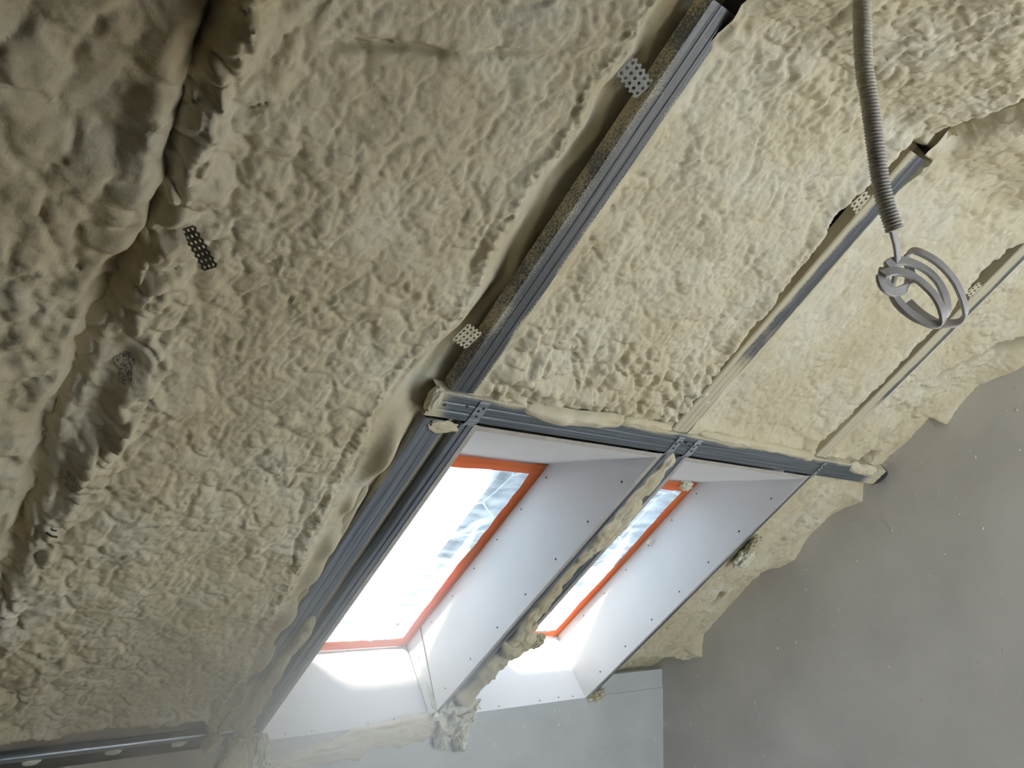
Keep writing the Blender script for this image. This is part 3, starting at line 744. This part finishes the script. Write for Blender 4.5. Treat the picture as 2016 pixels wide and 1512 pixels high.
# post between the windows
foam_strip('foam_strip', [RP(*p) for p in ((1.632, -.815, -.006), (1.628, -.95, -.006), (1.640, -1.06, -.004), (1.636, -1.15, -.004), (1.630, -1.25, -.01), (1.628, -1.40, -.010))], [.02, .03, .05, .038, .03, .022], .014, 'foam squeezed out along the upper half of the post between the windows', seed=2, rough=1.7)
foam_strip('foam_strip', [RP(*p) for p in ((1.628, -1.33, -.012), (1.626, -1.45, -.010), (1.640, -1.55, -.002), (1.656, -1.60, .004), (1.636, -1.68, .0), (1.626, -1.78, .004), (1.625, -1.90, .006))], [.022, .03, .036, .055, .03, .03, .034], .024, 'rippled foam along the lower half of the post between the windows', seed=5, rough=1.8)
lump('foam_lump', RP(1.725, -1.598, .004), (.024, .03, .014), 'dark ragged foam tongue sticking out from the post into the right recess', 3, .5, 2.6)
lump('foam_lump', RP(1.628, -1.965, .022), (.062, .075, .042), 'big torn white foam clump hanging at the foot of the post', 11, .75, 2.2, M['foam_pale'], sub=6)
VX = (XH, np.array([0, 0, 1.0]), np.array([0, -1.0, 0]))
lump('foam_lump', (1.675, Y_K - .022, EYE - .575), (.024, .045, .020), 'drooping tip of foam below the torn clump on the post', 14, .6, 2.0, M['foam_pale'], axes=VX)
lump('foam_lump', (1.60, Y_K - .022, EYE - .560), (.024, .040, .020), 'pale foam shred beside the torn clump, left of its drooping tip', 16, .6, 2.0, M['foam_pale'], axes=VX)
# lower stud
foam_strip('foam_strip', [RP(*p) for p in ((.925, -1.44, 0), (.930, -1.50, 0), (.925, -1.58, 0), (.928, -1.70, 0), (.932, -1.80, .0), (.94, -1.92, .0))], [.012, .020, .016, .022, .028, .036], .014, 'foam smeared down the face of the lower stud beside the left window', seed=8)
foam_strip('foam_strip', [RP(*p) for p in ((.862, -1.02, -.02), (.868, -1.20, -.018), (.874, -1.40, -.016), (.880, -1.60, -.016), (.885, -1.85, -.016))], [.012, .016, .014, .018, .02], .012, 'thin foam line in the corner between the foam bay and the lower stud', seed=9)
lump('foam_lump', RP(.952, -1.955, .012), (.034, .045, .022), 'foam lump at the foot of the lower stud above the rail', 21, .5, 2.3)
lump('foam_lump', (1.0, Y_K - .050, EYE - .545), (.028, .055, .022), 'pale crumbling foam lump at the left corner of the left window foot', 22, .6, 2.2, M['foam_pale'], axes=VX)
lump('foam_lump', (.945, Y_K - .050, EYE - .575), (.062, .080, .018), 'broad foam sheet below the rail at the left of the window foot', 23, .4, 1.8, axes=VX)
lump('foam_lump', RP(.868, -1.945, .016), (.022, .05, .014), 'pointed foam tongue hanging over the rail', 24, .35, 2.0)
# along the channel
foam_strip('foam_bead', [RP(*p) for p in ((1.075, -.752, -.002), (1.16, -.756, .004), (1.26, -.750, .005), (1.372, -.742, .0))], [.014, .020, .021, .018], .020, 'smooth sausage of foam lying on top of the steel channel', seed=31, rough=.35)
foam_strip('foam_bead', [RP(*p) for p in ((1.37, -.744, -.006), (1.46, -.744, -.006), (1.56, -.744, -.010))], [.014, .013, .008], .012, 'thin foam fillet on the channel right of the foam sausage', seed=32, rough=.6)
foam_strip('foam_bead', [RP(*p) for p in ((1.66, -.742, -.006), (1.85, -.742, -.006), (2.05, -.744, -.004), (2.20, -.750, .0))], [.008, .012, .014, .016], .014, 'long foam fillet on the channel above the right window', seed=33, rough=.7)
foam_strip('foam_bead', [RP(*p) for p in ((2.42, -.752, .0), (2.50, -.758, .004), (2.58, -.750, .004))], [.018, .020, .014], .014, 'foam smear over the right end of the steel channel', seed=34)
lump('foam_lump', RP(.866, -.768, .002), (.014, .030, .012), 'foam crust on the left end of the steel channel', 41, .25, 1.6, None, False)
lump('foam_lump', RP(.925, -.832, .002), (.034, .014, .006), 'flake of foam stuck below the channel on the lower stud', 42, .35, 1.8, None, False)
# small fresh lumps on the right
lump('foam_lump', RP(2.195, -1.133, -.245), (.022, .020, .018), 'small white foam plug in the upper corner of the right window', 51, .5, 1.8, M['foam_pale'], sub=4)
lump('foam_lump', RP(2.235, -1.395, -.225), (.006, .012, .006), 'tiny foam drop on the tape of the right window', 52, .2, 1.8, M['foam_pale'], sub=3)
lump('foam_lump', RP(2.345, -1.195, .008), (.030, .040, .020), 'shiny white foam bump on the strip beside the right window', 53, .3, 1.5, M['foam_pale'], False)
lump('foam_lump', RP(2.335, -1.135, .002), (.022, .035, .012), 'thin film of foam above the shiny white bump', 54, .5, 2.0)
lump('foam_lump', RP(2.30, -1.985, .0), (.035, .035, .016), 'ragged foam remnant at the lower right corner of the right window', 55, .55, 2.2)
lump('foam_lump', RP(2.275, -2.0, .006), (.014, .016, .010), 'white foam crumb at the lower corner of the right recess', 56, .5, 2.2, M['foam_pale'], sub=4)
# bead along the knee wall below the left window
K = lambda x, z, y=0: np.array([x, Y_K - y, EYE + z])
foam_strip('foam_bead', [K(.93, -.608, .004), K(1.10, -.580, .006), K(1.25, -.558, .010), K(1.40, -.543, .016), K(1.50, -.536, .02), K(1.58, -.534, .02)], [.016, .024, .030, .034, .034, .03], .018, 'frothy roll of foam along the knee wall under the left window', normal=(0, -1, .15), seed=61, rough=1.6)
foam_strip('foam_bead', [K(1.34, -.520, .008), K(1.45, -.512, .012), K(1.57, -.513, .012)], [.006, .012, .012], .018, 'smooth foam lip on top of the frothy roll', normal=(0, -1, .3), seed=62, rough=.3)
# foam in the gap between panel and offcut
foam_strip('foam_bead', [RP(A2 - .002, -1.945, -.09), RP(A2 - .002, -1.947, -.05), RP(A2 - .002, -1.950, .0)], [.004, .008, .010], .006, 'foam oozing from the joint between the large panel and the offcut', normal=-XH, seed=63, cols=12)

# ------------------------------------------------------------------ rail and board at the left foot of the slope
rl = empty('bottom_rail', RP(.3, -1.927, 0))
sec = [(-.012, -.03), (-.012, -.001), (-.008, .002), (.008, .002), (.010, -.001), (.010, -.006), (.0, -.006), (-.009, -.006), (-.011, -.03)]
profile('rail', RP(-.4, -1.927, .0), RP(.985, -1.930, .0), W, .03, .03, M['bright_steel'], parent=rl, section=sec)
tag(rl, 'thin shiny steel rail at the lower edge of the foam on the left', 'metal rail')
roof_box('top_plate', -.4, .97, -1.935, -1.80, -.09, -.026, M['board'], rl)
for i, a in enumerate((.475, .645, .795)):
    lump('foam_drop', RP(a, -1.947, .0), (.020, .012, .006), ('white foam drop under the rail, leftmost of three', 'white foam drop under the rail, middle of three', 'white foam drop under the rail, rightmost of three')[i], 70 + i, .15, 1.5, M['foam_pale'], False, sub=3, cat='foam drop', group='foam drops under the rail')
bd = box('wall_panel', XL, .995, Y_K - .042, Y_K - .003, 0.0, EYE - .502, M['board']); struct(bd)

# ------------------------------------------------------------------ perforated hanger brackets
def perforated(name, origin, xdir, zdir, nx, ny, cell, mat, label, bend=None, teeth=True, group='perforated steel hangers'):
    mm = frame_matrix(origin, xdir, zdir)
    V = []; Fc = []; k = 8
    def put(x, y):
        z = bend(x, y) if bend else 0
        V.append((x, y, z)); return len(V) - 1
    for i in range(nx):
        for j in range(ny):
            cx, cyy = (i + .5) * cell, (j + .5 - ny / 2) * cell
            ring = [put(cx + .27 * cell * math.cos(math.pi / 4 * q + math.pi / 8), cyy + .27 * cell * math.sin(math.pi / 4 * q + math.pi / 8)) for q in range(k)]
            sq = []
            for q in range(k):
                an = math.pi / 4 * q + math.pi / 8; c_, s_ = math.cos(an), math.sin(an); mxx = max(abs(c_), abs(s_))
                sq.append(put(cx + .5 * cell * c_ / mxx, cyy + .5 * cell * s_ / mxx))
            for q in range(k):
                q2 = (q + 1) % k
                if q in (0, 2, 4, 6):
                    an = math.pi / 4 * (q + 1)
                    c0_ = put(cx + .5 * cell * (1 if math.cos(an) > 0 else -1), cyy + .5 * cell * (1 if math.sin(an) > 0 else -1))
                    Fc.append((ring[q], sq[q], c0_, sq[q2], ring[q2]))
                else:
                    Fc.append((ring[q], sq[q], sq[q2], ring[q2]))
    if teeth:
        for sgn in (-1, 1):
            for i in range(nx):
                y0 = sgn * ny / 2 * cell; x0 = (i + .2) * cell; x1 = (i + .8) * cell; y1 = y0 + sgn * .32 * cell
                ids = [put(x0, y0), put(x1, y0), put(x1 - .12 * cell, y1), put(x0 + .12 * cell, y1)]
                Fc.append(tuple(ids if sgn > 0 else ids[::-1]))
    o = link_mesh(name, V, Fc, mat, None, False, mm)
    bm = bmesh.new(); bm.from_mesh(o.data); bmesh.ops.remove_doubles(bm, verts=bm.verts, dist=1e-5)
    bmesh.ops.recalc_face_normals(bm, faces=bm.faces); bm.to_mesh(o.data); bm.free()
    md = o.modifiers.new('thickness', 'SOLIDIFY'); md.thickness = .0012; md.offset = 0
    tag(o, label, 'bracket', group)
    return o
perforated('perforated_bracket', RP(.336, -.552, .006), RP(.386, -.602, .046) - RP(.336, -.552, .006), W * .5 - XH, 7, 3, .0088, M['zinc_dark'], 'dark perforated strip sticking out of the foam on the far left', bend=lambda x, y: -.004 * math.sin(x * 30))
perforated('perforated_bracket', RP(.838, -.105, -.022), RP(.892, -.122, -.006) - RP(.838, -.105, -.022), W * .8 - XH * .3, 5, 3, .0105, M['zinc'], 'bare grey perforated bracket high on the long stud')
perforated('perforated_bracket', RP(.842, -.620, -.012), RP(.889, -.634, -.006) - RP(.842, -.620, -.012), W, 4, 4, .0095, M['zinc_foamed'], 'foam-crusted perforated bracket low on the long stud')
perforated('perforated_bracket', RP(1.522, -.092, -.010), RP(1.566, -.104, -.002) - RP(1.522, -.092, -.010), W, 4, 3, .0115, M['zinc_foamed'], 'foam-crusted perforated bracket beside the hanging conduit')
perforated('perforated_bracket', RP(2.185, -.132, -.012), RP(2.232, -.142, -.004) - RP(2.185, -.132, -.012), W, 4, 3, .0115, M['zinc_foamed'], 'foam-crusted perforated bracket behind the cable coil')

# two places where the buried stud shows through the foam
matP = steel_material('steel_showing_through', (0.24, 0.24, 0.22), amount=0.56, speck=330.0)
for (ca, cs, ra, rs, lb) in ((.339, -.819, .009, .026, 'small grey metal patch showing through foam below the dark strip'), (.331, -1.064, .010, .020, 'small grey metal patch in the foam near the two dark nails')):
    tt_ = np.linspace(-1, 1, 16); Sg, Ag = np.meshgrid(cs + rs * tt_, tt_, indexing='ij')
    Ag = ca + ra * Ag * np.sqrt(np.clip(1.05 - ((Sg - cs) / rs) ** 2, 0.03, 1)) * (1 + .0 * Sg) + .012 * n2(Ag * .02, Sg, 55, 3)
    wg = bay_left(Ag, Sg)[1] + .0012
    o = grid_mesh('metal_patch', surf(Ag, Sg, wg), matP); tag(o, lb, 'metal patch', 'metal patches showing through the foam')
# ------------------------------------------------------------------ hanging conduit and cable coil
path = catmull([(0.868, 0.396, 0.790 + EYE), (0.8814, 0.3994, 0.7064 + EYE), (0.8898, 0.4018, 0.67 + EYE), (0.9029, 0.41, 0.5972 + EYE), (0.9161, 0.4117, 0.5487 + EYE), (0.9301, 0.4142, 0.4942 + EYE), (0.9451, 0.4158, 0.4398 + EYE), (0.9634, 0.4122, 0.3946 + EYE)], 30)
# resample evenly and corrugate
Lc = np.concatenate([[0], np.cumsum(np.linalg.norm(np.diff(path, axis=0), axis=1))])
nr = int(Lc[-1] / .0008); tt = np.linspace(0, Lc[-1], nr)
pth = np.stack([np.interp(tt, Lc, path[:, i]) for i in range(3)], 1)
crust = sstep(.30, .10, tt)
rad = .0103 + (.00085 * np.sin(tt * 2 * math.pi / .0042)) * (1 - .75 * crust) + .0006 * crust + .0006 * noise3(tt * 40, tt * 0, tt * 0) * crust
rad[-4:] = [.0108, .0108, .0095, .0075]
mt, nt, N, L, bs = new_mat('dusted_conduit')
g = nd(N, 'ShaderNodeNewGeometry'); sp = nd(N, 'ShaderNodeSeparateXYZ'); L.new(g.outputs['Position'], sp.inputs[0])
mr = nd(N, 'ShaderNodeMapRange', i_1=EYE + .50, i_2=EYE + .60); L.new(sp.outputs['Z'], mr.inputs[0])
nz = nd(N, 'ShaderNodeTexNoise', i_Scale=60.0, i_Detail=3.0); L.new(g.outputs['Position'], nz.inputs['Vector'])
ad = nd(N, 'ShaderNodeMath', operation='MULTIPLY_ADD'); ad.inputs[1].default_value = 1.6; ad.inputs[2].default_value = -.8; L.new(nz.outputs['Fac'], ad.inputs[0])
a2 = nd(N, 'ShaderNodeMath', operation='ADD', use_clamp=True); L.new(ad.outputs[0], a2.inputs[0]); L.new(mr.outputs[0], a2.inputs[1])
mx = nd(N, 'ShaderNodeMix', data_type='RGBA'); L.new(a2.outputs[0], mx.inputs['Factor']); mx.inputs['A'].default_value = (.64, .57, .49, 1); mx.inputs['B'].default_value = (.80, .73, .56, 1)
L.new(mx.outputs['Result'], bs.inputs['Base Color']); bs.inputs['Roughness'].default_value = .6
M['conduit_dust'] = mt
co_ = sweep('electrical_conduit', pth, circle(1.0, 20), M['conduit_dust'], radii=rad)
tag(co_, 'corrugated plastic conduit hanging from the ceiling foam at the upper right', 'conduit')
def CP(px, py, d):
    """a measured point of the coil, 'd' metres in front of the lens position"""
    c = np.array([(px - 1008) / F_PX * d, (py - 756) / F_PX * d, d])
    return RWC @ c + np.array([0, 0, EYE])
coil = [(1755, 436, 1.000), (1759, 460, 1.0), (1765, 485, 1.004), (1767, 515, 1.012), (1762, 545, 1.018), (1756, 570, 1.018), (1766, 597, 1.012), (1795, 622, 1.004), (1822, 634, .998), (1848, 636, .992), (1863, 618, .992), (1862, 590, 1.0), (1850, 560, 1.010), (1825, 533, 1.016), (1790, 516, 1.016), (1760, 515, 1.010), (1742, 528, 1.0), (1740, 545, .992), (1750, 565, .986), (1772, 597, .982), (1800, 622, .980), (1826, 636, .978), (1846, 638, .978), (1855, 622, .980), (1850, 600, .984), (1832, 573, .990), (1800, 546, .994), (1765, 534, .992), (1740, 540, .986), (1734, 552, .980), (1742, 568, .978), (1762, 575, .984), (1784, 566, .998), (1793, 544, 1.014), (1788, 520, 1.024), (1786, 504, 1.026), (1798, 494, 1.024), (1818, 500, 1.020), (1850, 520, 1.016), (1880, 555, 1.010), (1897, 595, 1.004), (1899, 618, 1.002), (1886, 634, 1.0), (1862, 638, 1.0), (1846, 636, 1.004), (1815, 618, 1.012), (1788, 594, 1.02)]
cpath = catmull([CP(*p) for p in coil], 8)
axis = RWC @ np.array([.62, -.62, .48])
rib = [(-.0021, -.0052), (-.0021, .0052), (-.0012, .0062), (.0012, .0062), (.0021, .0052), (.0021, -.0052), (.0012, -.0062), (-.0012, -.0062)]
cb = sweep('cable_coil', cpath, rib, M['cable'], ups=axis, smooth=False)
tag(cb, 'flat grey electrical cable wound in a loose coil below the conduit', 'cable')

# ------------------------------------------------------------------ small things
def rod(name, pts, r, mat, label, cat):
    o = sweep(name, catmull(pts, 6), circle(r, 6), mat); tag(o, label, cat); return o
rod('wire', [RP(.800, .018, -.01), RP(.822, .030, .0), RP(.842, .046, -.012)], .0013, M['dark'], 'dark wire poking out of the gap at the top of the long stud', 'wire')
rod('wire', [RP(.318, -1.170, .010), RP(.327, -1.174, .014), RP(.336, -1.178, .012)], .0018, M['dark'], 'short dark nail in the foam at the far left, the longer of two', 'nail')
rod('wire', [RP(.322, -1.158, .012), RP(.327, -1.160, .014), RP(.331, -1.162, .012)], .0014, M['dark'], 'tiny dark nail in the foam at the far left, above the longer one', 'nail')
# drops on the foot panel of the left window
rnd = random.Random(5)
V, Fc = [], []
def fleck(center, ax, r, ln):
    k = len(V); t1 = np.array(ax[0]); t2 = np.array(ax[1]); n = np.array(ax[2])
    for s_, hh in ((1.0, 0), (.7, .6)):
        for q in range(6):
            an = q * math.pi / 3
            V.append(center + t1 * math.cos(an) * ln * s_ + t2 * math.sin(an) * r * s_ + n * r * hh)
    for q in range(6):
        Fc.append((k + q, k + (q + 1) % 6, k + 6 + (q + 1) % 6, k + 6 + q))
    Fc.append(tuple(k + 6 + q for q in range(6)))
for (px_a, q) in ((.10, .10), (.14, .22), (.18, .3), (.22, .12), (.25, .28), (.30, .20), (.36, .34), (.42, .10), (.19, .42), (.11, .33), (.52, .16)):
    fleck(RP(A1 + .563 * px_a, -1.992 + .016 * q, .002 - .257 * q), (XH, W, U), rnd.uniform(.0018, .0036), rnd.uniform(.002, .0045))
o = link_mesh('foam_droplets', V, Fc, M['foam_pale'], None, True)
tag(o, 'scatter of tiny white foam droplets on the foot panel of the left recess', 'foam droplets', kind='stuff')
V, Fc = [], []
for i in range(150):
    x = rnd.uniform(1.7, 2.68); z = -.53 - abs(rnd.gauss(0, .14))
    an = rnd.gauss(.9, .3); d = np.array([math.cos(an), 0, math.sin(an)])
    big = rnd.random() < .18
    fleck(np.array([x, Y_K - .0002, EYE + z]), (d, np.cross(d, (0, 1, 0)), (0, -1, 0)), .0026 if big else rnd.uniform(.0010, .0020), rnd.uniform(.006, .013) if big else rnd.uniform(.001, .003))
o = link_mesh('foam_flecks', V, Fc, M['foam_pale'], None, True)
tag(o, 'fine white foam flecks spattered on the knee wall under the right window', 'foam flecks', kind='stuff')
V, Fc = [], []
for i in range(110):
    b = rnd.uniform(-2.2, -.2); w = abs(rnd.gauss(.12, .25)) + .03
    p = RP(X_G - .0002, b, w); an = rnd.uniform(-.3, .5); d = np.array([0, math.sin(an), math.cos(an)])
    fleck(p, (d, np.cross(d, (1, 0, 0)), (-1, 0, 0)), rnd.uniform(.0014, .0036), rnd.uniform(.002, .008))
o = link_mesh('foam_flecks', V, Fc, M['foam_pale'], None, True)
tag(o, 'scattered pale foam flecks on the grey gable wall', 'foam flecks', kind='stuff')

# ------------------------------------------------------------------ added haze volume standing in for lens glare
def slope_z(y, w=-.01):
    return RP(0, (math.sin(T) * (1 - w) - y) / math.cos(T), w)[2]
hp = [(1.15, .65), (Y_K - .05, .65), (Y_K - .05, slope_z(Y_K - .05)), (1.15, slope_z(1.15))]
mt = bpy.data.materials.new('glare_haze'); mt.use_nodes = True
N = mt.node_tree.nodes; L = mt.node_tree.links
N.remove(N['Principled BSDF'])
# density shaped to put the glare beside the left roof window
vsn = nd(N, 'ShaderNodeVolumeScatter', i_Anisotropy=0.45)
vsn.inputs['Color'].default_value = (.92, .965, 1, 1)
g = nd(N, 'ShaderNodeNewGeometry')
sub = nd(N, 'ShaderNodeVectorMath', operation='SUBTRACT'); sub.inputs[1].default_value = tuple(RP(0.92, -1.60, .10))
L.new(g.outputs['Position'], sub.inputs[0])
scv = nd(N, 'ShaderNodeVectorMath', operation='MULTIPLY'); scv.inputs[1].default_value = (1 / .65, 1 / .60, 1 / .60)
L.new(sub.outputs[0], scv.inputs[0])
ln = nd(N, 'ShaderNodeVectorMath', operation='LENGTH'); L.new(scv.outputs[0], ln.inputs[0])
mr = nd(N, 'ShaderNodeMapRange', interpolation_type='SMOOTHSTEP', i_1=1.0, i_2=0.1, i_3=0.0, i_4=2.0)
L.new(ln.outputs['Value'], mr.inputs[0]); L.new(mr.outputs[0], vsn.inputs['Density'])
L.new(vsn.outputs[0], N['Material Output'].inputs['Volume'])
hz = prism_x('haze', hp, .32, 1.9, mt)
tag(hz, 'thin added haze standing in for lens glare before the left roof window', 'haze', kind='stuff')
